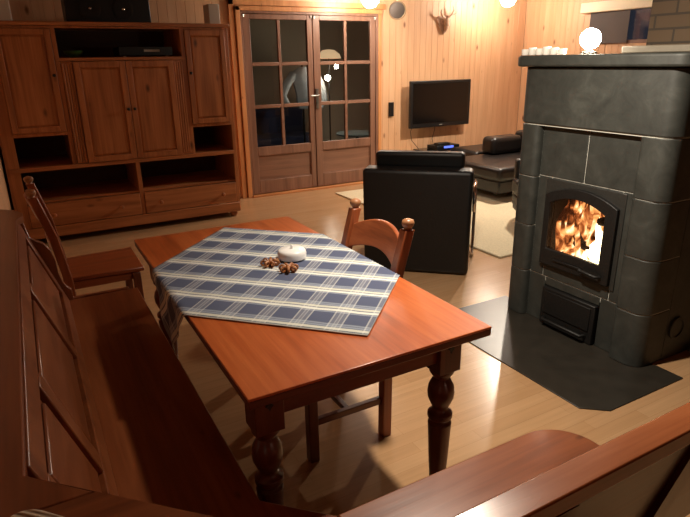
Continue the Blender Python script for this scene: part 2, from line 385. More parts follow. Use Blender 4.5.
# double glazed doors
def glazed_leaf(name, x0, x1, gx0, gxm, gx1, pz, label_gap):
    fr = MB()
    zb, zt = 0.03, 2.055
    y0, y1 = 6.45, 6.50
    fr.box(x0, gx0, y0, y1, zb, zt).box(gx1, x1, y0, y1, zb, zt)
    fr.box(gx0, gx1, y0, y1, 2.0, zt).box(gx0, gx1, y0, y1, 0.485, 0.59).box(gx0, gx1, y0, y1, zb, 0.19)
    o = fr.build(name, 'door_z', bevel=0.005); struct(o)
    mu = MB()
    mu.box(gxm - 0.018, gxm + 0.018, 6.455, 6.495, 0.59, 2.0)
    for z in (1.055, 1.525): mu.box(gx0, gxm - 0.018, 6.455, 6.495, z - 0.02, z + 0.02).box(gxm + 0.018, gx1, 6.455, 6.495, z - 0.02, z + 0.02)
    mu.build('muntin', 'door_x', o, bevel=0.004)
    pn = MB().box(gx0, gx1, 6.472, 6.49, 0.19, 0.485); pn.build('panel', 'door_x', o)
    pm = MB().box(gx0 + 0.0, gx1, 6.462, 6.472, 0.475, 0.485).box(gx0, gx1, 6.462, 6.472, 0.19, 0.2).box(gx0, gx0 + 0.01, 6.462, 6.472, 0.2, 0.475).box(gx1 - 0.01, gx1, 6.462, 6.472, 0.2, 0.475)
    pm.build('moulding', 'door_x', o)
    MB().box(gx0, gx1, 6.473, 6.477, 0.59, 2.0).build('pane', 'glass', o)
    return o
dl = glazed_leaf('door_1', 2.315, 3.165, 2.40, 2.745, 3.10, 0, '')
dr = glazed_leaf('door_2', 3.175, 4.045, 3.265, 3.615, 3.97, 0, '')
fr = MB().box(2.29, 2.312, 6.44, 6.52, 0.022, 2.085).box(4.048, 4.08, 6.44, 6.52, 0.022, 2.085).box(2.312, 4.048, 6.44, 6.52, 2.058, 2.085)
struct(fr.build('trim_3', 'door_z', bevel=0.003))
h = MB().box(3.185, 3.222, 6.438, 6.449, 1.00, 1.23).tube([(3.205, 6.44, 1.16), (3.205, 6.40, 1.16), (3.19, 6.392, 1.158), (3.10, 6.39, 1.15)], 0.011).lathe([(0.014, 0), (0.014, 0.012)], (3.205, 6.44, 1.07), 14, Matrix.Rotation(PI / 2, 3, 'X'))
h.build('handle', 'steel', dr, smooth=True)
for x, o in ((2.325, dl), (3.15, dl)): MB().lathe([(0.012, 0), (0.012, 0.03)], (x, 6.445, 2.02), 12).build('hinge', 'steel', o, smooth=True)
for x in (3.19, 4.03): MB().lathe([(0.012, 0), (0.012, 0.03)], (x, 6.445, 2.02), 12).build('hinge', 'steel', dr, smooth=True)

# window in the right wall
w = MB().box(XR - 0.005, XR + 0.06, 4.42, 4.46, 1.69, 2.12).box(XR - 0.005, XR + 0.06, 5.32, 5.36, 1.69, 2.12).box(XR - 0.005, XR + 0.06, 4.46, 5.32, 1.69, 1.73).box(XR - 0.005, XR + 0.06, 4.46, 5.32, 2.08, 2.12)
wo = w.build('window_1', 'door_z', bevel=0.003); struct(wo)
MB().box(XR + 0.02, XR + 0.026, 4.46, 5.32, 1.73, 2.08).build('pane', 'fire_glass', wo)
o = MB().box(XR - 0.09, XR - 0.007, 4.36, 5.46, 2.07, 2.19).build('blind_box', 'blind', bevel=0.008)
tag(o, 'cream blind box along the top of the small dark window', 'blind')
ORIG[o.name] = Vector((0, 0, 0))
MB().box(XR - 0.03, XR - 0.026, 4.78, 5.34, 1.70, 2.075).build('reflection_sheet', 'pane_grey', o)  # added sheet; its colour stands in for the room reflected in the pane

# ------------------------------------------------------------------ added sunroom standing in for reflections in the door glass
g = MB().box(-0.5, 9, 6.62, 9.7, -0.12, -0.02).build('floor_added_sunroom', 'night'); struct(g)
struct(MB().box(-0.5, 9, 9.6, 9.7, -0.02, 2.6).build('wall_added_sunroom', 'sun_wall'))  # added wall; gives the grey veil of reflections in the panes
struct(MB().box(-0.5, 9, 6.62, 9.7, 2.6, 2.7).build('ceiling_added_sunroom', 'sun_wall'))
struct(MB().box(-0.6, -0.5, 6.62, 9.7, -0.02, 2.6).build('wall_added_sunroom_left', 'sun_wall'))
struct(MB().box(9, 9.1, 6.62, 9.7, -0.02, 2.6).build('wall_added_sunroom_right', 'sun_wall'))
sl = thing('reflection_lamp', 'glowing standing lamp with two globes in place of lamps mirrored in the right glass door', 'lamp', (4.24, 8.1, -0.02))  # added lamp; stands for lamps reflected in the door glass
MB().lathe([(0.12, -0.02), (0.12, 0.0), (0.02, 0.01), (0.012, 0.03), (0.012, 1.60), (0.008, 1.66)], (4.24, 8.1, 0), 18).build('pole', 'iron', sl, smooth=True)
MB().lathe([(0.19, 1.58), (0.17, 1.64), (0.09, 1.70), (0.03, 1.71), (0.03, 1.705), (0.085, 1.69), (0.16, 1.635), (0.18, 1.58)], (4.24, 8.1, 0), 28).build('shade', 'shade_glow', sl, smooth=True)
MB().sphere((4.165, 8.0, 1.305), 0.042).build('globe', 'bulb_small', sl, smooth=True)  # globes set bright to lighten the door panes
MB().sphere((4.345, 8.05, 1.465), 0.032).build('globe', 'bulb_small', sl, smooth=True)
jk = thing('reflection_figure', 'pale grey jacket on a stand in place of a figure mirrored in the glass doors', 'jacket', (3.85, 8.25, -0.02))  # added; stands for the pale figure reflected in the glass
b = MB(); rg = []
for z, cx_, rx, ry in ((0.86, 3.99, 0.22, 0.12), (0.95, 3.98, 0.23, 0.13), (1.08, 3.97, 0.23, 0.13), (1.22, 3.94, 0.24, 0.13), (1.34, 3.90, 0.25, 0.11), (1.42, 3.88, 0.16, 0.08), (1.47, 3.88, 0.06, 0.05)):
    rg.append([b.bm.verts.new((cx_ + rx * math.cos(2 * PI * k / 18) * (1 + 0.06 * math.sin(6 * PI * k / 9)), 8.25 + ry * math.sin(2 * PI * k / 18), z)) for k in range(18)])
for A, B in zip(rg, rg[1:]):
    for k in range(18): b.bm.faces.new([A[k], A[(k + 1) % 18], B[(k + 1) % 18], B[k]])
b.bm.faces.new(rg[0][::-1]); b.bm.faces.new(rg[-1])
b.build('body', 'pale_cloth', jk, smooth=True)
MB().tube([(3.72, 8.25, 1.36), (3.58, 8.22, 1.22), (3.50, 8.2, 1.06), (3.54, 8.12, 0.92)], [0.07, 0.065, 0.055, 0.05], 12).build('sleeve', 'pale_cloth', jk, smooth=True)
MB().tube([(4.08, 8.25, 1.34), (4.18, 8.27, 1.20), (4.24, 8.29, 1.02), (4.25, 8.3, 0.90)], [0.07, 0.065, 0.055, 0.05], 12).build('sleeve', 'pale_cloth', jk, smooth=True)
MB().lathe([(0.2, -0.02), (0.2, 0.0), (0.016, 0.012), (0.016, 1.5)], (3.86, 8.25, 0), 16).build('stand', 'iron', jk, smooth=True)
rt = thing('reflection_table', 'small round table with pale top in place of a coffee table mirrored in the right glass door', 'table', (4.62, 7.9, -0.02))  # added; stands for a coffee table reflected in the glass
MB().lathe([(0.33, 0.44), (0.34, 0.45), (0.34, 0.465), (0.33, 0.47)], (4.62, 7.9, 0), 36).build('tabletop', 'pale_blue', rt, smooth=True)
MB().lathe([(0.18, -0.02), (0.18, 0.0), (0.025, 0.02), (0.025, 0.44)], (4.62, 7.9, 0), 18).build('pedestal', 'iron', rt, smooth=True)
bl = thing('added_blue_seat', 'low blue cushioned seat added for the blue tint in the left glass door', 'seat', (3.3, 8.85, -0.02))  # added behind the glass for the blue tint in its panes
MB().box(2.70, 4.30, 8.55, 9.2, 0.12, 0.40).build('cushion', 'blue_cloth', bl, bevel=0.05, seg=3)
MB().box(2.70, 4.30, 9.2, 9.4, 0.12, 0.80).build('backrest', 'blue_cloth', bl, bevel=0.05, seg=3)
MB().box(2.75, 4.25, 8.6, 9.35, -0.02, 0.12).build('base', 'iron', bl)

# ------------------------------------------------------------------ cabinet
cab = thing('wall_cabinet', 'large brown pine wall cabinet with doors, open niches and two drawers', 'cabinet', (0.85, 6.05, 0))
Y0, Y1 = 5.70, 6.42
X0, X1 = -0.19, 1.885
m = MB().box(X0, X0 + 0.03, Y0 + 0.02, Y1, 0.055, 1.865); m.build('side_panel', 'cab_z', cab, bevel=0.003)
m = MB().box(X1 - 0.03, X1, Y0 + 0.02, Y1, 0.055, 1.865); m.build('side_panel', 'cab_z', cab, bevel=0.003)
MB().box(X0 - 0.015, X1 + 0.02, Y0 - 0.02, Y1 + 0.01, 1.867, 1.90).build('top_board', 'cab_x', cab, bevel=0.006)
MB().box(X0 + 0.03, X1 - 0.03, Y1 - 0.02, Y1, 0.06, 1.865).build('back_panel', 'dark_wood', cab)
# face frame
ff = MB().box(X0, -0.085, Y0, Y0 + 0.02, 0.055, 1.865).box(1.852, X1, Y0, Y0 + 0.02, 0.055, 1.865)
ff.box(0.342, 0.378, Y0, Y0 + 0.02, 0.70, 1.865).box(1.425, 1.462, Y0, Y0 + 0.02, 0.70, 1.865)
ff.box(-0.085, 0.342, Y0, Y0 + 0.02, 0.965, 0.995).box(1.462, 1.852, Y0, Y0 + 0.02, 0.955, 0.985)
ff.box(-0.085, 0.342, Y0, Y0 + 0.02, 1.845, 1.865).box(1.462, 1.852, Y0, Y0 + 0.02, 1.845, 1.865).box(0.378, 1.425, Y0, Y0 + 0.02, 1.85, 1.865)
ff.box(0.883, 0.92, Y0, Y0 + 0.02, 0.155, 0.665)
ff.build('face_frame', 'cab_z', cab, bevel=0.002)
for z0, z1, xa, xb in ((0.665, 0.70, X0 + 0.03, X1 - 0.03), (0.372, 0.39, X0 + 0.03, X1 - 0.03), (1.582, 1.61, 0.35, 1.455), (0.968, 0.99, X0 + 0.03, 0.35), (0.958, 0.98, 1.455, X1 - 0.03)):
    MB().box(max(xa, -0.085) if z0 in (0.372,) else xa, xb, Y0 - (0.012 if z0 in (0.665, 1.582) else -0.021), Y1 - 0.02, z0, z1).build('shelf', 'cab_x', cab, bevel=0.002)
for xa, xb, z0, z1 in ((0.345, 0.375, 0.70, 1.865), (1.43, 1.458, 0.70, 1.865), (0.888, 0.915, 0.16, 0.665)):
    MB().box(xa, xb, Y0 + 0.021, Y1 - 0.02, z0, z1).build('divider', 'cab_z', cab)
MB().box(X0 + 0.005, X1 - 0.005, Y0 - 0.012, Y0 + 0.012, 0.055, 0.155).build('plinth', 'cab_x', cab, bevel=0.008)
for x in (-0.13, 1.82):
    for y in (Y0 + 0.05, Y1 - 0.08):
        MB().lathe([(0.022, 0), (0.038, 0.012), (0.042, 0.03), (0.03, 0.05), (0.03, 0.056)], (x, y, 0), 16).build('foot', 'cab_z', cab, smooth=True)
def cab_door(x0, x1, z0, z1, rail, knobx, knobz, dark=False):
    d = MB(); y0, y1 = Y0 - 0.018, Y0 + 0.004
    d.box(x0, x0 + rail, y0, y1, z0, z1).box(x1 - rail, x1, y0, y1, z0, z1).box(x0 + rail, x1 - rail, y0, y1, z1 - rail, z1).box(x0 + rail, x1 - rail, y0, y1, z0, z0 + rail)
    o = d.build('door', 'cab_z', cab, bevel=0.004)
    p = MB(); a0, a1, b0, b1 = x0 + rail, x1 - rail, z0 + rail, z1 - rail; q = 0.02
    # raised panel
    A = [(a0, Y0, b0), (a1, Y0, b0), (a1, Y0, b1), (a0, Y0, b1)]; B = [(a0 + q, Y0 - 0.009, b0 + q), (a1 - q, Y0 - 0.009, b0 + q), (a1 - q, Y0 - 0.009, b1 - q), (a0 + q, Y0 - 0.009, b1 - q)]
    va = [p.bm.verts.new(v) for v in A]; vb = [p.bm.verts.new(v) for v in B]; p.bm.faces.new(vb)
    for i in range(4): p.bm.faces.new([va[i], va[(i + 1) % 4], vb[(i + 1) % 4], vb[i]])
    vc = [p.bm.verts.new((v[0], Y0 + 0.006, v[2])) for v in A]; p.bm.faces.new(vc)
    for i in range(4): p.bm.faces.new([va[i], va[(i + 1) % 4], vc[(i + 1) % 4], vc[i]])
    p.build('door_panel', 'cab_z', o)
    MB().lathe([(0.007, 0), (0.007, 0.012), (0.014, 0.018), (0.014, 0.026), (0.008, 0.032)], (knobx, y0, knobz), 14, Matrix.Rotation(PI / 2, 3, 'X')).build('knob', 'cab_x' if not dark else 'black', o, smooth=True)
cab_door(-0.083, 0.338, 0.998, 1.843, 0.048, 0.315, 1.47, True)
cab_door(1.465, 1.849, 0.988, 1.843, 0.048, 1.487, 1.46, True)
cab_door(0.475, 0.905, 0.703, 1.578, 0.052, 0.88, 1.16, True)
cab_door(0.909, 1.335, 0.703, 1.578, 0.052, 0.935, 1.16, True)
for xa, xb in ((0.382, 0.472), (1.339, 1.424)):
    p = MB(); n = 4; w_ = (xb - xa) / n
    p.box(xa, xb, Y0, Y0 + 0.018, 0.703, 1.578)
    for k in range(n): p.lathe([(w_ * 0.42, 0.72), (w_ * 0.42, 1.56)], (xa + w_ * (k + 0.5), Y0, 0), 10)
    p.build('pilaster', 'cab_z', cab, smooth=True)
for xa, xb, kn in ((-0.083, 0.88, (0.12, 0.70)), (0.923, 1.849, (1.07, 1.70))):
    o = MB().box(xa, xb, Y0 - 0.008, Y0 + 0.35, 0.16, 0.368).build('drawer', 'cab_x', cab, bevel=0.005)
    for kx in kn: MB().lathe([(0.008, 0), (0.008, 0.012), (0.019, 0.018), (0.019, 0.03), (0.01, 0.038)], (kx, Y0 - 0.008, 0.26), 14, Matrix.Rotation(PI / 2, 3, 'X')).build('knob', 'cab_x', o, smooth=True)

# things in and on the cabinet
o = MB().lathe([(0.03, 0), (0.075, 0.035), (0.085, 0.06), (0.08, 0.06), (0.06, 0.03), (0.02, 0.012)], (0.52, 5.95, 1.612), 20).build('bowl', 'green', smooth=True)
tag(recentre(o), 'small green bowl in the upper open niche of the cabinet', 'bowl')
vc = thing('video_recorder', 'flat black video recorder in the upper open niche of the cabinet', 'recorder', (1.12, 5.93, 1.612))
MB().box(0.88, 1.36, 5.76, 6.1, 1.622, 1.70).build('body', 'black', vc, bevel=0.004)
MB().box(1.10, 1.24, 5.756, 5.76, 1.655, 1.675).build('display', 'grey_box', vc)
for x in (0.93, 1.31): MB().lathe([(0.014, 0), (0.014, 0.0105)], (x, 5.79, 1.612), 12).build('foot', 'steel', vc)
hf = thing('stereo_speaker', 'black box stereo with two round speakers standing on the cabinet', 'stereo', (0.86, 5.95, 1.901))
MB().box(0.50, 1.22, 5.86, 6.15, 1.901, 2.16).build('body', 'black', hf, bevel=0.01)
for x in (0.70, 0.98):
    R = Matrix.Rotation(PI / 2, 3, 'X')
    cone = MB().lathe([(0.09, 0), (0.09, 0.008), (0.08, 0.01), (0.03, -0.004 + 0.006)], (x, 5.859, 2.02), 24, R).build('speaker_cone', 'iron', hf, smooth=True)
    MB().sphere((x, 5.852, 2.02), 0.015).build('dust_cap', 'chrome', cone, smooth=True)
o = MB().box(-0.17, 0.085, 5.84, 6.1, 1.901, 2.13).build('grey_case', 'white_card', bevel=0.012); tag(recentre(o), 'pale grey plastic case at the left end of the cabinet top', 'case')
o = MB().box(1.775, 1.885, 5.88, 6.05, 1.901, 2.09).build('white_box', 'white_card', bevel=0.006); tag(recentre(o), 'small off-white box at the right end of the cabinet top', 'box')

# ------------------------------------------------------------------ table
tb = thing('dining_table', 'long orange-brown pine dining table with turned legs', 'table', (0.77, 1.96, 0))
MB().box(0.37, 1.17, 1.18, 2.755, 0.7515, 0.76).build('tabletop', 'table_y', tb, bevel=0.003, seg=3)
MB().box(0.371, 1.169, 1.181, 2.754, 0.728, 0.751).build('table_edge', 'tleg_x', tb, bevel=0.003)  # separate strip that carries the edge's shade in its dark colour
def turned_leg(x, y):
    s_ = 0.043
    l = MB().box(x - s_, x + s_, y - s_, y + s_, 0.575, 0.728)
    l.lathe([(0.026, 0), (0.031, 0.008), (0.031, 0.028), (0.022, 0.042), (0.024, 0.06), (0.034, 0.22), (0.039, 0.33), (0.041, 0.365), (0.032, 0.372), (0.032, 0.378), (0.043, 0.388), (0.043, 0.404), (0.03, 0.414), (0.026, 0.424), (0.034, 0.44), (0.044, 0.465), (0.046, 0.487), (0.043, 0.51), (0.032, 0.533), (0.026, 0.542), (0.034, 0.552), (0.042, 0.565), (0.042, 0.576)], (x, y, 0), 22)
    o = l.build('leg', 'tleg_z', tb, bevel=0.002, smooth=True)
    return o
lgs = [turned_leg(x, y) for x in (0.455, 1.085) for y in (1.31, 2.64)]
for x, y in ((0.455, 1.31), (1.085, 1.31)):
    MB().prism([(x - 0.012, 0.665), (x - 0.004, 0.673), (x, 0.682), (x + 0.004, 0.673), (x + 0.012, 0.665), (x + 0.004, 0.657), (x, 0.648), (x - 0.004, 0.657)], y - 0.046, y - 0.04, 1).build('inlay', 'black', lgs[0] if x < 0.8 else lgs[2])
MB().box(0.498, 1.042, 1.285, 1.307, 0.615, 0.728).build('apron', 'tleg_x', tb, bevel=0.002)
MB().box(0.498, 1.042, 2.643, 2.665, 0.615, 0.728).build('apron', 'tleg_x', tb, bevel=0.002)
MB().box(0.430, 0.452, 1.353, 2.597, 0.615, 0.728).build('apron', 'tleg_y', tb, bevel=0.002)
MB().box(1.088, 1.110, 1.353, 2.597, 0.615, 0.728).build('apron', 'tleg_y', tb, bevel=0.002)

# tablecloth: square, turned 45 degrees, hanging over both long edges
def cloth():
    N = 72; S = 0.985; me = bpy.data.meshes.new('tablecloth'); bm = bmesh.new(); uvl = bm.loops.layers.uv.new('UVMap'); V = {}
    cx, cy = 0.80, 2.015; e1 = Vector((1, -1)) / 2 ** 0.5; e2 = Vector((1, 1)) / 2 ** 0.5; UV = {}
    xl, xr, zt = 0.365, 1.1715, 0.7635
    for i in range(N + 1):
        for j in range(N + 1):
            u = (i / N - 0.5) * S; v = (j / N - 0.5) * S
            p = Vector((cx, cy)) + e1 * u + e2 * v; x, y, z = p.x, p.y, zt + 0.0008 * math.sin(u * 40) * math.sin(v * 33)
            for edge, sgn in ((xl, -1), (xr, 1)):
                d = (x - edge) * sgn
                if d > 0:
                    r = 0.008 if sgn < 0 else 0.005
                    if d < r * PI / 2: a = d / r; x = edge + sgn * r * math.sin(a); z = zt - r * (1 - math.cos(a))
                    else:
                        dd = d - r * PI / 2; k = min(1, dd / 0.12)
                        x = edge + sgn * (r + (0.004 * k + 0.007 * k * math.sin(y * 42 + dd * 6)) * (1 if sgn < 0 else 0.3)); z = zt - r - dd
                        y += 0.03 * k * math.sin(y * 21) * dd
            vv = bm.verts.new((x, y, z)); V[i, j] = vv; UV[vv] = (u, v)
    for i in range(N):
        for j in range(N):
            fc = bm.faces.new([V[i, j], V[i + 1, j], V[i + 1, j + 1], V[i, j + 1]]); fc.smooth = True
            for l in fc.loops: l[uvl].uv = UV[l.vert]
    bmesh.ops.recalc_face_normals(bm, faces=bm.faces)
    bm.to_mesh(me); bm.free(); me.materials.append(M['plaid']); o = bpy.data.objects.new('tablecloth', me); col.objects.link(o)
    s = o.modifiers.new('thick', 'SOLIDIFY'); s.thickness = 0.0016; s.offset = 1
    return o
tag(cloth(), 'blue and white plaid tablecloth laid cornerwise over the dining table', 'tablecloth')

# centrepiece
ZT = 0.767
cp = thing('candle_pot', 'white round ceramic candle pot on the plaid tablecloth', 'candle', (0.895, 2.085, ZT))
MB().lathe([(0.05, 0), (0.060, 0.006), (0.061, 0.026), (0.058, 0.036), (0.052, 0.042), (0.02, 0.044), (0.004, 0.044)], (0.895, 2.085, ZT), 28).build('pot', 'white', cp, smooth=True)
MB().lathe([(0.006, 0.0), (0.006, 0.012), (0.002, 0.016)], (0.897, 2.085, ZT + 0.0435), 10).build('wick', 'white', cp, smooth=True)
def curl(name, x, y, label, rz):
    b = MB(); rnd = random.Random(int(x * 1000))
    for k in range(7):
        a = 2 * PI * k / 7 + rz; r = 0.024
        c0 = Vector((x + r * math.cos(a), y + r * math.sin(a), ZT + 0.012))
        pts = [c0 + Vector((0.013 * math.cos(t) * math.cos(a), 0.013 * math.cos(t) * math.sin(a), 0.010 * math.sin(t))) for t in [2 * PI * q / 10 for q in range(10)]]
        b.tube(pts, 0.0045 + 0.001 * rnd.random(), 6, closed=True)
    b.sphere((x, y, ZT + 0.014), 0.013)
    o = b.build(name, 'decor', smooth=True); tag(recentre(o), label, 'ornament', 'brown table ornaments')
curl('wooden_ornament', 0.785, 2.055, 'brown curled wood ornament lying left of the white candle pot', 0.2)
curl('wooden_ornament', 0.822, 1.955, 'brown curled wood ornament lying in front of the white candle pot', 0.7)

# ------------------------------------------------------------------ corner bench
bn = thing('corner_bench', 'brown pine corner bench running along the wall and round the table', 'bench', (0.0, 0.9, 0))
ZS0, ZS1 = 0.42, 0.45
MB().prism([(-0.06, 2.94), (-0.06, 1.0), (0.28, 0.66), (0.531, 0.66), (0.531, 1.027), (0.379, 1.179), (0.379, 2.94)], ZS0, ZS1).build('seat', 'bench_y', bn, bevel=0.004)
arc = [(1.20 + 0.145 * math.sin(t), 0.89 + 0.14 * math.cos(t)) for t in [PI / 2 * k / 8 for k in range(9)]]
MB().prism([(0.534, 0.66), (0.534, 1.03)] + arc + [(1.345, 0.66)], ZS0, ZS1).build('seat', 'bench_x', bn, bevel=0.004)
# left backrest, leaning
ub = Vector((-0.155, 0, 0.45)).normalized(); nb = Vector((0.45, 0, 0.155)).normalized(); P0 = Vector((0.055, 0, 0.45)); Lb = 0.476
def back_box(mb_, y0, y1, s0, s1, t0, t1):
    c_ = P0 + ub * (s0 + s1) / 2 + nb * (t0 + t1) / 2 + Vector((0, (y0 + y1) / 2, 0))
    mb_.obox(c_, nb * (t1 - t0) / 2, (0, (y1 - y0) / 2, 0), ub * (s1 - s0) / 2)
fr = MB(); YA, YE = 1.0, 2.932
back_box(fr, YA, YE, 0.0, 0.075, -0.03, 0.0); back_box(fr, YA, YE, 0.39, 0.458, -0.03, 0.0)
pans = [(1.06, 1.41), (1.49, 2.13), (2.21, 2.85)]
ys = [YA] + [v for p in pans for v in p] + [YE]
for k in range(0, len(ys), 2): back_box(fr, ys[k], ys[k + 1], 0.075, 0.39, -0.03, 0.0)
br = fr.build('backrest', 'bench_z', bn, bevel=0.004)
for a, b_ in pans:
    p = MB(); back_box(p, a, b_, 0.075, 0.39, -0.028, -0.016); back_box(p, a + 0.028, b_ - 0.028, 0.103, 0.362, -0.016, -0.006)
    p.build('panel', 'bench_y', br, bevel=0.005)
MB().prism([(-0.098, 0.952), (-0.098, 2.86), (-0.068, 2.93), (-0.07, 3.0), (-0.10, 3.08), (-0.16, 3.14), (-0.205, 3.17), (-0.205, 0.85), (0.0, 0.85)], 0.87, 0.90).build('top_rail', 'bench_y', bn, bevel=0.004)
# end panel with an ogee front
MB().prism([(-0.205, 0.868), (-0.075, 0.868), (-0.06, 0.79), (-0.04, 0.772), (-0.01, 0.755), (0.015, 0.715), (0.028, 0.66), (0.03, 0.60), (0.04, 0.55), (0.055, 0.52), (0.075, 0.50), (0.075, 0.455), (0.34, 0.452), (0.34, 0.40), (0.31, 0.36), (0.30, 0.0), (-0.205, 0.0)], 2.942, 2.972, 1).build('end_panel', 'bench_z', bn, bevel=0.004)
# diagonal back
s2 = 2 ** 0.5
def diag(mb_, d0a, d0b, z0, d1a, d1b, z1, half0, half1):
    """slab parallel to the chamfer; d = (x+y)"""
    cc = (-0.85 + 0.2) / 1.0
    def P(d, w, z):   # w along (1,-1)
        m_ = -0.283   # x-y at the middle of the diagonal
        return ((d + m_ + w) / 2 + 0.0, (d - m_ - w) / 2, z)
    mb_.hexa([P(d0a, -half0, z0), P(d0a, half0, z0), P(d0b, half0, z0), P(d0b, -half0, z0), P(d1a, -half1, z1), P(d1a, half1, z1), P(d1b, half1, z1), P(d1b, -half1, z1)])
dm = MB(); diag(dm, 0.99, 1.05, 0.45, 0.79, 0.85, 0.868, 0.55, 0.70); dm.build('backrest', 'bench_x', bn, bevel=0.004)
MB().prism([(-0.099, 0.949), (0.33, 0.52), (0.33, 0.47), (0.22, 0.47), (-0.16, 0.47), (-0.205, 0.56), (-0.205, 0.848), (0.0, 0.848), (-0.099, 0.949)][:-1], 0.87, 0.90).build('top_rail', 'bench_x', bn, bevel=0.004)
# front back, leaning
MB().hexa([(0.333, 0.46, 0.868), (1.36, 0.46, 0.868), (1.36, 0.522, 0.862), (0.333, 0.522, 0.862), (0.333, 0.46, 0.904), (1.36, 0.46, 0.904), (1.36, 0.522, 0.897), (0.333, 0.522, 0.897)]).build('top_rail', 'rail_x', bn, bevel=0.004)
fb = MB().hexa([(0.36, 0.60, 0.45), (1.34, 0.60, 0.45), (1.34, 0.63, 0.45), (0.36, 0.63, 0.45), (0.36, 0.485, 0.868), (1.34, 0.485, 0.868), (1.34, 0.515, 0.868), (0.36, 0.515, 0.868)])
bo = fb.build('backrest', 'bench_x', bn, bevel=0.003)
MB().hexa([(0.36, 0.583, 0.45), (1.34, 0.583, 0.45), (1.34, 0.598, 0.45), (0.36, 0.598, 0.45), (0.36, 0.471, 0.866), (1.34, 0.471, 0.866), (1.34, 0.483, 0.866), (0.36, 0.483, 0.866)]).build('shaded_back', 'tleg_x', bn)  # added board; shade on the bench's rear put into its dark colour
for xs in (0.62, 1.02): MB().hexa([(xs, 0.565, 0.45), (xs + 0.06, 0.565, 0.45), (xs + 0.06, 0.582, 0.45), (xs, 0.582, 0.45), (xs, 0.462, 0.865), (xs + 0.06, 0.462, 0.865), (xs + 0.06, 0.472, 0.865), (xs, 0.472, 0.865)]).build('back_batten', 'tleg_z', bn)
# base boards under the seats
MB().box(0.30, 0.325, 1.26, 2.94, 0.0, 0.418).build('base_board', 'bench_y', bn, bevel=0.002)
MB().box(0.58, 1.20, 0.90, 0.925, 0.0, 0.418).build('base_board', 'bench_x', bn, bevel=0.002)
MB().box(1.225, 1.25, 0.56, 0.93, 0.0, 0.418).build('base_board', 'bench_z', bn, bevel=0.002)
MB().prism([(0.30, 1.255), (0.575, 0.925), (0.575, 0.89), (0.28, 1.22)], 0.0, 0.418).build('base_board', 'bench_x', bn, bevel=0.002)
MB().box(0.36, 1.34, 0.605, 0.628, 0.0, 0.448).build('back_board', 'bench_x', bn, bevel=0.002)

# ribbed pad on the corner shelf of the bench
pd = MB(); a_ = 0.088; pts = []
for cx_, cy_, a0 in ((a_ - 0.035, a_ - 0.035, 0), (-a_ + 0.035, a_ - 0.035, 90), (-a_ + 0.035, -a_ + 0.035, 180), (a_ - 0.035, -a_ + 0.035, 270)):
    for k in range(6): t = math.radians(a0 + 18 * k); pts.append((cx_ + 0.035 * math.cos(t), cy_ + 0.035 * math.sin(t)))
R2 = Matrix.Rotation(math.radians(42), 2)
pts = [tuple(R2 @ Vector(p) + Vector((-0.104, 0.718))) for p in pts]
o = pd.prism(pts, 0.902, 0.93).build('seat_pad', 'knit', bevel=0.01, seg=3); tag(recentre(o), 'ribbed beige pad lying on the near corner shelf of the bench', 'pad')

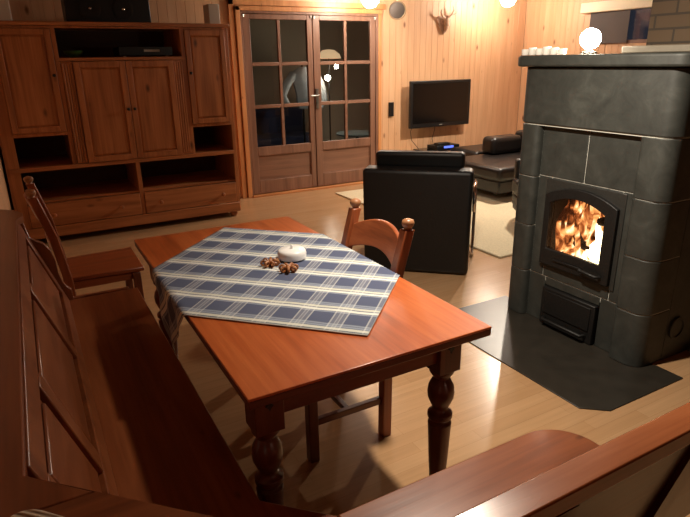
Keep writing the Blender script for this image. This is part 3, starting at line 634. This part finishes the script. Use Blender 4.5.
# ------------------------------------------------------------------ chairs
def make_chair(name, label, loc, rz):
    t = thing(name, label, 'chair', loc, rz, 'ladder-back dining chairs')
    sw = 0.21
    MB().prism([(0.215, -0.215), (0.215, 0.215), (-0.19, 0.195), (-0.19, -0.195)], 0.43, 0.455).build('seat', 'chair_x', t, bevel=0.006, local=True)
    for s in (-1, 1):
        MB().obox((0.170, s * 0.20, 0.214), (0.021, 0, 0), (0, 0.021, 0), (0, 0, 0.214)).build('leg', 'tleg_z', t, bevel=0.004, local=True)  # legs and stretchers take the wood with shade put into its colour
        b = MB(); y = s * 0.205
        prof = [(-0.175, 0.0), (-0.18, 0.44), (-0.215, 0.70), (-0.275, 0.92)]
        w = 0.022
        rings = []
        for x, z in prof: rings.append([b.bm.verts.new((x - w, y - w, z)), b.bm.verts.new((x + w, y - w, z)), b.bm.verts.new((x + w, y + w, z)), b.bm.verts.new((x - w, y + w, z))])
        for A, B in zip(rings, rings[1:]):
            for k in range(4): b.bm.faces.new([A[k], A[(k + 1) % 4], B[(k + 1) % 4], B[k]])
        b.bm.faces.new(rings[0][::-1]); b.bm.faces.new(rings[-1])
        po = b.build('back_post', 'chair_z', t, bevel=0.005, local=True)
        MB().lathe([(0.018, -0.004), (0.015, 0.006), (0.022, 0.012), (0.026, 0.024), (0.022, 0.036), (0.008, 0.042)], (-0.277, y, 0.92), 14).build('finial', 'finial', po, smooth=True, local=True)
    MB().box(-0.155, 0.155, -0.208, -0.184, 0.16, 0.19).build('stretcher', 'tleg_x', t, bevel=0.003, local=True)
    MB().box(-0.155, 0.155, 0.184, 0.208, 0.16, 0.19).build('stretcher', 'tleg_x', t, bevel=0.003, local=True)
    MB().box(-0.012, 0.012, -0.183, 0.183, 0.163, 0.187).build('stretcher', 'tleg_y', t, bevel=0.003, local=True)
    MB().box(0.163, 0.187, -0.166, 0.166, 0.385, 0.428).build('seat_rail', 'chair_y', t, bevel=0.003, local=True)
    MB().box(-0.190, -0.166, -0.186, 0.186, 0.385, 0.428).build('seat_rail', 'chair_y', t, bevel=0.003, local=True)
    for s in (-1, 1): MB().box(-0.163, 0.155, s * 0.185 - 0.012, s * 0.185 + 0.012, 0.385, 0.428).build('seat_rail', 'chair_x', t, bevel=0.003, local=True)
    def slat(z0, z1, arch):
        n = 14; b = MB(); rows = []
        for k in range(n + 1):
            u = -1 + 2 * k / n; y = u * 0.19; a = arch * (1 - u * u)
            xx = lambda z: -0.215 - (z - 0.70) * 0.30 if z > 0.70 else -0.18 - (z - 0.44) * 0.135
            bow = -0.03 * (1 - u * u)
            zl, zh = z0 + a * 0.8, z1 + a
            rows.append([b.bm.verts.new((xx(zl) + bow - 0.009, y, zl)), b.bm.verts.new((xx(zl) + bow + 0.009, y, zl)), b.bm.verts.new((xx(zh) + bow + 0.009, y, zh)), b.bm.verts.new((xx(zh) + bow - 0.009, y, zh))])
        for A, B in zip(rows, rows[1:]):
            for k in range(4): b.bm.faces.new([A[k], A[(k + 1) % 4], B[(k + 1) % 4], B[k]])
        b.bm.faces.new(rows[0][::-1]); b.bm.faces.new(rows[-1])
        b.build('back_slat', 'chair_y', t, bevel=0.004, local=True)
    slat(0.745, 0.85, 0.05); slat(0.58, 0.64, 0.03)
    return t
ch = make_chair('dining_chair', 'ladder-back pine chair tucked in at the far right side of the dining table', (0.978, 1.965, 0), PI)
dup(ch, (0.255, 3.45, 0), 0.0, 'ladder-back pine chair standing beyond the bench in front of the wall cabinet')

# ------------------------------------------------------------------ stove
sv = thing('masonry_stove', 'dark soapstone heating stove with a glazed door and burning fire', 'stove', (2.95, 2.02, 0))
FX, BX, SY0, SY1 = 2.57, 3.30, 1.54, 2.50
def rounded(x0, x1, y0, y1, r, n=7):
    """plan outline rounded at the two front (low x) corners"""
    pts = [(x1, y0), (x1, y1)]
    for k in range(n + 1): t = PI / 2 + PI / 2 * k / n; pts.append((x0 + r + r * math.cos(t), y1 - r + r * math.sin(t)))
    for k in range(n + 1): t = PI + PI / 2 * k / n; pts.append((x0 + r + r * math.cos(t), y0 + r + r * math.sin(t)))
    return pts
g_ = 0.004
# courses of blocks; below z 1.18 the middle of the front is recessed between two rounded pilasters
def pil(y0, y1, z0, z1, flip):
    r = 0.075; x0, x1 = FX - 0.01, FX + 0.20; pts = []
    ry = r
    if flip: corners = [((x0 + ry, y1 - ry), PI / 2), ((x0 + 0.035, y0 + 0.035), PI)]
    else: corners = [((x0 + 0.035, y1 - 0.035), PI / 2), ((x0 + ry, y0 + ry), PI)]
    pts = [(x1, y0), (x1, y1)]
    rr = (ry, 0.035) if flip else (0.035, ry)
    for (cc_, a0), q in zip(corners, rr):
        for k in range(8): t = a0 + PI / 2 * k / 7; pts.append((cc_[0] + q * math.cos(t), cc_[1] + q * math.sin(t)))
    return pts
zs = [0.0065, 0.30, 0.59, 0.885, 1.185]
for z0, z1 in zip(zs, zs[1:]):
    MB().prism(pil(1.54, 1.72, 0, 0, False), z0 + (g_ if z0 > 0.1 else 0), z1).build('corner_block', 'stone', sv, bevel=0.004)
    MB().prism(pil(2.34, 2.50, 0, 0, True), z0 + (g_ if z0 > 0.1 else 0), z1).build('corner_block', 'stone', sv, bevel=0.004)
# recessed front: panels around the firebox opening (y 1.79..2.24, z .40..0.82)
RX = FX + 0.035
front = [(1.721, 2.339, 0.86, 1.18, 'two')]
MB().box(RX, RX + 0.14, 1.722, 2.028, 0.90, 1.182).build('front_block', 'stone', sv, bevel=0.003)
MB().box(RX, RX + 0.14, 2.032, 2.338, 0.90, 1.182).build('front_block', 'stone', sv, bevel=0.003)
MB().box(RX, RX + 0.14, 1.722, 1.785, 0.30, 0.896).build('front_block', 'stone', sv, bevel=0.003)
MB().box(RX, RX + 0.14, 2.245, 2.338, 0.30, 0.896).build('front_block', 'stone', sv, bevel=0.003)
MB().box(RX, RX + 0.14, 1.789, 2.241, 0.842, 0.896).build('front_block', 'stone', sv, bevel=0.003)
MB().box(RX, RX + 0.14, 1.789, 2.241, 0.30, 0.40).build('front_block', 'stone', sv, bevel=0.003)
MB().box(RX, RX + 0.14, 1.722, 1.83, 0.0065, 0.296).build('front_block', 'stone', sv, bevel=0.003)
MB().box(RX, RX + 0.14, 2.22, 2.338, 0.0065, 0.296).build('front_block', 'stone', sv, bevel=0.003)
MB().box(RX, RX + 0.14, 1.834, 2.216, 0.248, 0.296).build('front_block', 'stone', sv, bevel=0.003)
# joints: pale mortar core just behind the block faces
MB().box(RX + 0.004, RX + 0.13, 1.715, 1.788, 0.0065, 1.186).box(RX + 0.004, RX + 0.13, 2.242, 2.345, 0.0065, 1.186).box(RX + 0.004, RX + 0.13, 1.788, 2.242, 0.84, 1.186).box(RX + 0.004, RX + 0.13, 1.788, 2.242, 0.27, 0.402).build('mortar', 'joint', sv)
core = MB().prism([(p[0] + 0.005, p[1]) for p in pil(1.5435, 1.7165, 0, 0, False)], 0.02, 1.186); core.build('mortar', 'joint', sv)
core = MB().prism([(p[0] + 0.005, p[1]) for p in pil(2.3435, 2.4965, 0, 0, True)], 0.02, 1.186); core.build('mortar', 'joint', sv)
# side and back masonry
MB().box(FX + 0.202, BX, 1.54, 1.60, 0.0, 1.188).build('side_block', 'stone', sv, bevel=0.003)
MB().box(FX + 0.202, BX, 2.44, 2.50, 0.0, 1.188).build('side_block', 'stone', sv, bevel=0.003)
MB().box(BX - 0.06, BX, 1.604, 2.436, 0.0, 1.188).build('side_block', 'stone', sv, bevel=0.003)
# upper block and cornice slab
MB().prism(rounded(FX - 0.012, BX, 1.535, 2.505, 0.08), 1.192, 1.498).build('upper_block', 'stone', sv, bevel=0.006)
MB().prism(rounded(FX - 0.002, BX - 0.02, 1.545, 2.495, 0.08), 1.184, 1.2).build('mortar', 'joint', sv)
MB().prism(rounded(FX - 0.05, BX + 0.01, 1.49, 2.55, 0.09), 1.50, 1.56).build('top_slab', 'stone', sv, bevel=0.012, seg=3)
# firebox
MB().box(RX + 0.03, RX + 0.50, 1.790, 1.80, 0.39, 0.84).box(RX + 0.03, RX + 0.50, 2.231, 2.240, 0.39, 0.84).box(RX + 0.14, RX + 0.50, 1.76, 1.785, 0.39, 0.86).box(RX + 0.14, RX + 0.50, 2.245, 2.27, 0.39, 0.86).box(RX + 0.475, RX + 0.50, 1.785, 2.245, 0.39, 0.86).box(RX + 0.14, RX + 0.50, 1.76, 2.27, 0.37, 0.39).box(RX + 0.14, RX + 0.50, 1.76, 2.27, 0.86, 0.88).build('firebox', 'soot', sv)
# cast iron door with arched window
def arch_poly(y0, y1, z0, z1, rise, n=14):
    pts = [(y0, z0), (y1, z0)]
    for k in range(n + 1):
        u = 1 - 2 * k / n; pts.append(((y0 + y1) / 2 + u * (y1 - y0) / 2, z1 - rise + rise * (1 - u * u)))
    return pts
def ring_prism(mb_, outer, inner, a, b):
    n = len(outer); V = [[mb_.bm.verts.new((x, p[0], p[1])) for p in poly] for x in (a, b) for poly in (outer, inner)]
    oa, ia, ob, ib = V
    for i in range(n):
        j = (i + 1) % n
        mb_.bm.faces.new([oa[i], oa[j], ia[j], ia[i]]); mb_.bm.faces.new([ob[i], ib[i], ib[j], ob[j]])
        mb_.bm.faces.new([oa[i], ob[i], ob[j], oa[j]]); mb_.bm.faces.new([ia[i], ia[j], ib[j], ib[i]])
d1 = MB(); ring_prism(d1, arch_poly(1.76, 2.275, 0.36, 0.89, 0.0), arch_poly(1.80, 2.24, 0.405, 0.845, 0.055), RX - 0.006, RX + 0.03)
dfr = d1.build('door_frame', 'stove_frame', sv, bevel=0.003)
d2 = MB(); ring_prism(d2, arch_poly(1.785, 2.255, 0.383, 0.865, 0.06), arch_poly(1.853, 2.218, 0.485, 0.808, 0.05), RX - 0.03, RX - 0.004)
fd = d2.build('fire_door', 'iron', sv, bevel=0.004)
MB().prism(arch_poly(1.852, 2.219, 0.484, 0.809, 0.05), RX - 0.018, RX - 0.014, 0).build('pane', 'fire_glass', fd)
MB().tube([(RX - 0.037, 1.83, 0.425), (RX - 0.06, 1.84, 0.427), (RX - 0.062, 1.90, 0.432), (RX - 0.06, 1.94, 0.434)], 0.009).sphere((RX - 0.06, 1.94, 0.434), 0.012).build('handle', 'iron', fd, smooth=True)
MB().box(RX - 0.04, RX - 0.034, 1.95, 2.15, 0.425, 0.437).build('air_slide', 'iron', fd, bevel=0.002)
# ash door
ad = MB(); ad.box(RX - 0.025, RX + 0.02, 1.838, 2.212, 0.008, 0.244)
ado = ad.build('ash_door', 'iron', sv, bevel=0.006)
MB().box(RX - 0.032, RX - 0.024, 1.862, 2.188, 0.085, 0.226).build('ash_panel', 'iron', ado, bevel=0.003)
MB().tube([(RX - 0.03, 2.17, 0.055), (RX - 0.06, 2.165, 0.055), (RX - 0.06, 1.885, 0.055), (RX - 0.03, 1.88, 0.055)], 0.010).build('handle', 'iron', ado, smooth=True)
# clean-out cover on the right side
MB().lathe([(0.062, 0), (0.062, 0.012), (0.052, 0.014), (0.05, 0.008), (0.004, 0.008)], (2.85, 1.54, 0.18), 28, Matrix.Rotation(PI / 2, 3, 'X')).build('cleanout_cover', 'stone', sv, smooth=True)

# fire
for k, (y, z, x, ang, tl, lb) in enumerate(((2.09, 0.52, RX + 0.11, 0.15, 0.05, 'charred log lying lowest in the stove fire'), (2.12, 0.58, RX + 0.10, -0.3, 0.9, 'charred log leaning left in the stove fire'), (1.91, 0.70, RX + 0.10, 0.2, -0.3, 'charred log leaning right high in the stove fire'))):
    dv = Vector((0.25 * ang, math.cos(tl), math.sin(tl))).normalized() * (0.085, 0.07, 0.07)[k]
    pts = [Vector((x, y, z)) + dv * q for q in (-1, -0.5, 0, 0.5, 1)]
    o = MB().tube(pts, [0.022, 0.027, 0.025, 0.028, 0.022], 10).build('burning_log', 'ash', smooth=True); tag(recentre(o), lb, 'log', 'logs in the fire')
fl = MB(); rnd = random.Random(3)
def flame(mb_, x, y, z, hgt, r, lean):
    pts = []; rs = []
    for k in range(9):
        t = k / 8; pts.append((x + 0.012 * math.sin(5 * t + y * 30), y + lean * t * t + 0.018 * math.sin(6 * t + y * 50), z + hgt * t)); rs.append(max(0.002, r * (math.sin(PI * (0.18 + 0.82 * t)) ** 0.9)))
    mb_.tube(pts, rs, 9)
for k in range(30):
    y = 1.82 + 0.395 * (k + 0.5) / 30 + rnd.uniform(-0.01, 0.01); flame(fl, RX + 0.10 + rnd.uniform(0, 0.25), y, 0.40 + rnd.uniform(0, 0.05), rnd.uniform(0.30, 0.44), rnd.uniform(0.02, 0.038), rnd.uniform(-0.05, 0.05))
for k in range(9):
    flame(fl, RX + 0.045 + rnd.uniform(0, 0.05), 2.09 + 0.115 * k / 8, 0.41 + rnd.uniform(0, 0.05), rnd.uniform(0.24, 0.33), rnd.uniform(0.014, 0.022), rnd.uniform(-0.04, 0.0))
for k in range(12):
    y = 1.83 + 0.37 * (k + 0.5) / 12 + rnd.uniform(-0.01, 0.01); flame(fl, RX + 0.30 + rnd.uniform(0, 0.1), y, 0.62 + rnd.uniform(0, 0.06), rnd.uniform(0.12, 0.20), rnd.uniform(0.02, 0.034), rnd.uniform(-0.04, 0.04))
o = fl.build('flames', 'flame', smooth=True); tag(o, 'orange flames burning behind the stove glass', 'fire', kind='stuff')
fl = MB()
for y, h_, r in ((1.90, 0.27, 0.04), (1.945, 0.30, 0.045), (1.99, 0.2, 0.04), (1.87, 0.16, 0.035), (2.03, 0.13, 0.03)): flame(fl, RX + 0.135, y, 0.43, h_, r, 0.03)
o = fl.build('flames', 'flame_hot', smooth=True); tag(o, 'white-hot core of the fire low on the right behind the stove glass', 'fire', kind='stuff')

# things on the stove
lp = thing('stove_lamp', 'small glaring round lamp standing on the stove top', 'lamp', (2.66, 2.14, 1.56))
MB().lathe([(0.04, 0), (0.04, 0.01), (0.012, 0.016), (0.012, 0.03)], (2.66, 2.14, 1.561), 18).build('base', 'steel', lp, smooth=True)
MB().sphere((2.66, 2.14, 1.635), 0.052).build('bulb', 'bulb_stove', lp, smooth=True)
for k in range(6):
    y = 2.50 - 0.052 * k; t = thing('tealight', ['leftmost white tealight glass at the stove edge', 'second white tealight from the left on the stove', 'third white tealight from the left on the stove', 'fourth white tealight from the left on the stove', 'fifth white tealight from the left on the stove', 'white tealight on the stove closest to the glaring lamp'][k], 'tealight', (2.575, y, 1.561), 0, 'tealights on the stove')
    hh = (0.032, 0.04, 0.034, 0.042, 0.036, 0.03)[k]
    MB().lathe([(0.018, 0), (0.021, 0.004), (0.022, hh), (0.019, hh), (0.018, 0.012)], (2.575, y, 1.561), 16).build('glass_cup', 'tea', t, smooth=True)
    MB().lathe([(0.017, 0.012), (0.017, hh * 0.7), (0.003, hh * 0.72)], (2.575, y, 1.561), 12).build('candle', 'white', t, smooth=True)
o = MB().box(2.70, 2.80, 1.62, 1.98, 1.561, 1.595).build('stone_strip', 'slab', bevel=0.006); tag(recentre(o), 'long pale stone strip lying on the stove top before the bricks', 'stone')
# floor plate
o = MB().prism([(2.035, 1.46), (2.14, 1.372), (2.70, 1.372), (2.70, 2.62), (2.14, 2.62), (2.035, 2.53)], 0.0, 0.006).build('hearth_plate', 'plate', bevel=0.002); tag(recentre(o), 'dark slate hearth plate with clipped corners on the floor before the stove', 'hearth')
# brick chimney behind
struct(MB().box(3.36, 3.95, 1.40, 2.30, 0, ZC).build('wall_chimney', 'brick'))
# poker stand bit on the floor
ps = thing('fire_tool', 'small black fire tool with a shiny tip on the floor at right of the stove', 'tool', (3.05, 1.47, 0))
MB().tube([(2.99, 1.50, 0.016), (3.10, 1.46, 0.016), (3.3, 1.40, 0.016)], 0.014).build('rod', 'iron', ps, smooth=True)
MB().sphere((2.98, 1.503, 0.018), 0.018).build('tip', 'chrome', ps, smooth=True)

# ------------------------------------------------------------------ seating
def cushion(mb_, x0, x1, y0, y1, z0, z1): mb_.box(x0, x1, y0, y1, z0, z1); return mb_
def make_armchair(name, label, loc, rz):
    t = thing(name, label, 'armchair', loc, rz, 'black leather armchairs')
    kw = dict(local=True, bevel=0.03, seg=4)
    b = MB().hexa([(-0.395, -0.38, 0.01), (0.395, -0.38, 0.01), (0.395, -0.20, 0.01), (-0.395, -0.20, 0.01), (-0.40, -0.41, 0.80), (0.40, -0.41, 0.80), (0.40, -0.22, 0.80), (-0.40, -0.22, 0.80)])
    b.build('backrest', 'leather', t, **kw)
    MB().hexa([(-0.33, -0.24, 0.78), (0.33, -0.24, 0.78), (0.33, -0.10, 0.76), (-0.33, -0.10, 0.76), (-0.33, -0.27, 0.905), (0.33, -0.27, 0.905), (0.33, -0.15, 0.905), (-0.33, -0.15, 0.905)]).build('headrest', 'leather', t, **kw)
    MB().box(-0.27, 0.27, -0.18, 0.42, 0.28, 0.43).build('seat', 'leather', t, **kw)
    MB().box(-0.27, 0.27, -0.14, 0.40, 0.12, 0.28).build('seat_base', 'leather', t, **kw)
    for s in (-1, 1):
        xa, xb = sorted((s * 0.28, s * 0.38))
        MB().box(xa, xb, -0.20, 0.38, 0.14, 0.60).build('armrest', 'leather', t, **kw)
        q = s * 0.41
        pts = [(q, -0.02, 0.42), (q, -0.09, 0.50), (q, -0.07, 0.58), (q, 0.02, 0.615), (q, 0.22, 0.61), (q, 0.31, 0.55), (q, 0.34, 0.42), (q, 0.32, 0.2), (q, 0.28, 0.0145), (q, 0.1, 0.0145)]
        MB().tube(pts, 0.014, 10).build('chrome_frame', 'chrome', t, smooth=True, local=True)
    return t
rz = -math.atan2(0.52, 0.56)
ac = make_armchair('armchair', 'black leather armchair seen from behind in the middle of the room', (2.43 + 0.68 * 0.38, 3.31 + 0.73 * 0.38, 0.0), rz)
dup(ac, (4.30, 3.55, 0.0195), math.radians(60), 'black leather armchair with chrome frame mostly hidden behind the stove')

sf = thing('corner_sofa', 'dark leather corner sofa on chrome legs by the right wall', 'sofa', (5.4, 5.3, 0))
kw = dict(bevel=0.05, seg=4)
MB().box(4.48, 5.55, 4.58, 5.52, 0.24, 0.40).build('seat', 'leather_brown', sf, **kw)
MB().box(4.52, 5.55, 4.62, 5.50, 0.10, 0.25).build('seat_base', 'leather_brown', sf, bevel=0.02)
MB().box(5.0, 6.4, 5.56, 6.10, 0.28, 0.42).build('seat', 'leather_brown', sf, **kw)
MB().box(5.05, 6.4, 5.56, 6.08, 0.10, 0.28).build('seat_base', 'leather_brown', sf, bevel=0.02)
MB().box(5.05, 5.55, 5.30, 5.54, 0.40, 0.62).build('armrest', 'leather_brown', sf, bevel=0.06, seg=4)
MB().box(5.58, 5.80, 4.60, 5.52, 0.12, 0.66).build('backrest', 'leather_brown', sf, bevel=0.06, seg=4)
for x, y in ((4.70, 4.86), (5.45, 4.70), (4.62, 5.42), (6.3, 5.65), (5.15, 5.98)):
    MB().lathe([(0.016, 0), (0.016, 0.105)], (x, y, 0.0185 if x < 5.25 and y < 6.06 else 0), 12).build('leg', 'chrome', sf, smooth=True)
o = MB().box(3.22, 5.25, 3.22, 6.06, 0.0005, 0.018).build('wool_rug', 'rug', bevel=0.006); tag(recentre(o), 'cream wool rug on the floor in front of the television', 'rug')

# ------------------------------------------------------------------ on the back wall
tv = thing('television', 'black flat television mounted on the pine wall', 'television', (5.02, 6.4, 0.67))
MB().box(4.515, 5.53, 6.33, 6.375, 0.672, 1.28).build('casing', 'black', tv, bevel=0.008)
MB().box(4.555, 5.49, 6.327, 6.331, 0.73, 1.245).build('screen', 'black_gloss', tv)
MB().box(4.85, 5.2, 6.375, 6.476, 0.85, 1.1).build('wall_mount', 'iron', tv)
MB().box(5.0, 5.05, 6.326, 6.33, 0.695, 0.703).build('logo', 'grey_box', tv)
tag(recentre(MB().box(4.265, 4.335, 6.452, 6.477, 0.84, 1.02).build('wall_socket', 'black', bevel=0.004)), 'black double wall socket left of the television', 'socket')
sh = thing('wall_shelf', 'small dark shelf on the wall under the television', 'shelf', (5.0, 6.3, 0.36))
MB().box(4.68, 5.26, 6.14, 6.476, 0.36, 0.375).build('board', 'black_gloss', sh, bevel=0.002)
MB().box(4.94, 4.98, 6.3, 6.476, 0.27, 0.36).build('bracket', 'steel', sh)
sb = thing('set_top_box', 'black set-top box with a blue light on the shelf under the television', 'box', (5.05, 6.28, 0.376))
MB().box(4.86, 5.25, 6.18, 6.40, 0.376, 0.43).build('body', 'black', sb, bevel=0.004)
MB().box(4.98, 5.14, 6.172, 6.18, 0.395, 0.422).build('blue_display', 'led', sb)
tag(recentre(MB().box(4.90, 5.10, 6.2, 6.30, 0.431, 0.462).build('receiver', 'black', bevel=0.004)), 'small black receiver stacked on the set-top box', 'receiver')
for pts, lb in (([(4.62, 6.40, 0.72), (4.60, 6.44, 0.62), (4.63, 6.45, 0.50), (4.72, 6.40, 0.378)], 'thin black cable hanging at the left under the television'), ([(5.0, 6.42, 0.72), (5.02, 6.45, 0.62), (4.98, 6.45, 0.50), (5.0, 6.43, 0.378)], 'thin black cable hanging at the middle under the television')):
    o = MB().tube(pts, 0.004, 6).build('cable', 'black', smooth=True); tag(recentre(o), lb, 'cable', 'television cables')

# antler trophy
tr = thing('antler_mount', 'small grey-brown antler trophy high on the pine wall', 'trophy', (5.13, 6.44, 1.86))
MB().prism([(5.12, 1.86), (5.16, 1.88), (5.22, 1.97), (5.235, 2.05), (5.20, 2.09), (5.03, 2.08), (5.00, 2.04), (5.05, 1.95)], 6.455, 6.476, 1).build('plaque', 'pewter', tr, bevel=0.004)
MB().tube([(5.13, 6.44, 1.89), (5.14, 6.42, 1.97), (5.135, 6.43, 2.05)], [0.018, 0.038, 0.044], 10).build('skull', 'pewter', tr, smooth=True)
MB().tube([(5.11, 6.43, 2.05), (5.05, 6.41, 2.08), (5.02, 6.40, 2.12), (5.03, 6.395, 2.16)], [0.016, 0.014, 0.011, 0.005], 8).build('antler', 'pewter', tr, smooth=True)
MB().tube([(5.16, 6.43, 2.05), (5.21, 6.41, 2.10), (5.235, 6.40, 2.15), (5.21, 6.395, 2.21)], [0.016, 0.014, 0.011, 0.005], 8).tube([(5.215, 6.41, 2.10), (5.27, 6.40, 2.11), (5.29, 6.395, 2.14)], [0.011, 0.009, 0.004], 8).build('antler', 'pewter', tr, smooth=True)

# ceiling spots near the back wall
def spot(x, y, z, lit, label):
    t = thing('ceiling_spot', label, 'lamp', (x, y, ZC), 0, 'ceiling spots along the back wall')
    MB().lathe([(0.05, 0), (0.05, -0.03), (0.012, -0.035)][::-1], (x, y, ZC), 18).build('canopy', 'steel', t, smooth=True)
    MB().tube([(x, y, ZC - 0.03), (x, y, z + 0.10)], 0.008).build('stem', 'steel', t, smooth=True)
    if lit:
        MB().lathe([(0.03, 0.11), (0.032, 0.075), (0.02, 0.062)][::-1], (x, y, z), 16).build('lamp_holder', 'steel', t, smooth=True)
        MB().sphere((x, y, z), 0.095).build('bulb', 'bulb', t, smooth=True)
    else:
        R = Vector((-0.5, -0.85, -0.25)).normalized().to_track_quat('Z', 'Y').to_matrix()
        MB().lathe([(0.03, -0.14), (0.05, -0.13), (0.075, -0.06), (0.10, 0.02), (0.105, 0.03), (0.095, 0.03), (0.08, 0.0)], (x, y, z), 24, R).build('shade', 'shade_in', t, smooth=True)
        MB().lathe([(0.09, 0.012), (0.09, 0.02), (0.05, 0.028), (0.003, 0.03)], (x, y, z), 24, R).build('lens', 'lens', t, smooth=True)
    return t
spot(3.64, 5.92, 2.193, True, 'glowing ceiling spot above the glazed double doors')
spot(4.06, 6.00, 2.096, False, 'unlit round ceiling spot between the two glowing ones')
spot(5.71, 5.92, 2.258, True, 'glowing ceiling spot above the corner sofa')

# lamps above the picture: a pendant over the table and a ceiling spot over the living room
def down_lamp(name, label, x, y, z, energy, size, aim, cord):
    t = thing(name, label, 'lamp', (x, y, ZC))
    MB().tube([(x, y, ZC), (x, y, z + 0.10)], 0.006).build(cord, 'black', t)
    MB().lathe([(0.03, z + 0.12), (0.06, z + 0.10), (0.085, z + 0.02), (0.082, z + 0.02), (0.055, z + 0.095), (0.02, z + 0.11)], (x, y, 0), 36).build('shade', 'shade_in', t, smooth=True)
    ld = bpy.data.lights.new(name + '_bulb', 'SPOT'); ld.energy = energy; ld.color = (1.0, 0.87, 0.71); ld.shadow_soft_size = 0.04
    ld.spot_size = math.radians(size); ld.spot_blend = 1.0
    lo = bpy.data.objects.new(name + '_bulb', ld); col.objects.link(lo); lo.location = (0, 0, z - ZC); lo.parent = t
    lo.rotation_euler = Vector(aim).to_track_quat('-Z', 'Y').to_euler()
down_lamp('pendant_lamp', 'small shaded pendant lamp hanging over the dining table', 1.42, 1.78, 2.06, 178, 174, (0.50, -0.24, -1), 'cord')
down_lamp('ceiling_spot', 'ceiling spot over the cream rug by the sofa', 5.1, 4.8, 2.36, 300, 165, (-0.35, 0.0, -1), 'stem')

# ------------------------------------------------------------------ world, camera
w_ = bpy.data.worlds.new('night'); scene.world = w_; w_.use_nodes = True
w_.node_tree.nodes['Background'].inputs[0].default_value = (0.30, 0.36, 0.55, 1); w_.node_tree.nodes['Background'].inputs[1].default_value = 0.06

F, yaw, pitch, roll, hc = 567.741422, 0.50376, 0.33560907, -0.01722276, 1.55
fw = Vector((math.sin(yaw) * math.cos(pitch), math.cos(yaw) * math.cos(pitch), -math.sin(pitch)))
r = Vector((math.cos(yaw), -math.sin(yaw), 0)); u = r.cross(fw)
r2 = r * math.cos(roll) + u * math.sin(roll); u2 = -r * math.sin(roll) + u * math.cos(roll)
cd = bpy.data.cameras.new('camera'); cd.sensor_fit = 'HORIZONTAL'; cd.sensor_width = 36; cd.lens = F * 36 / 690; cd.clip_start = 0.02
co = bpy.data.objects.new('camera', cd); col.objects.link(co)
mat = Matrix((r2, u2, -fw)).transposed().to_4x4(); mat.translation = (0, 0, hc); co.matrix_world = mat
scene.camera = co
vs = scene.view_settings; vs.view_transform = 'Standard'; vs.look = 'None'; vs.exposure = 0.0; vs.gamma = 1.0; vs.use_curve_mapping = False
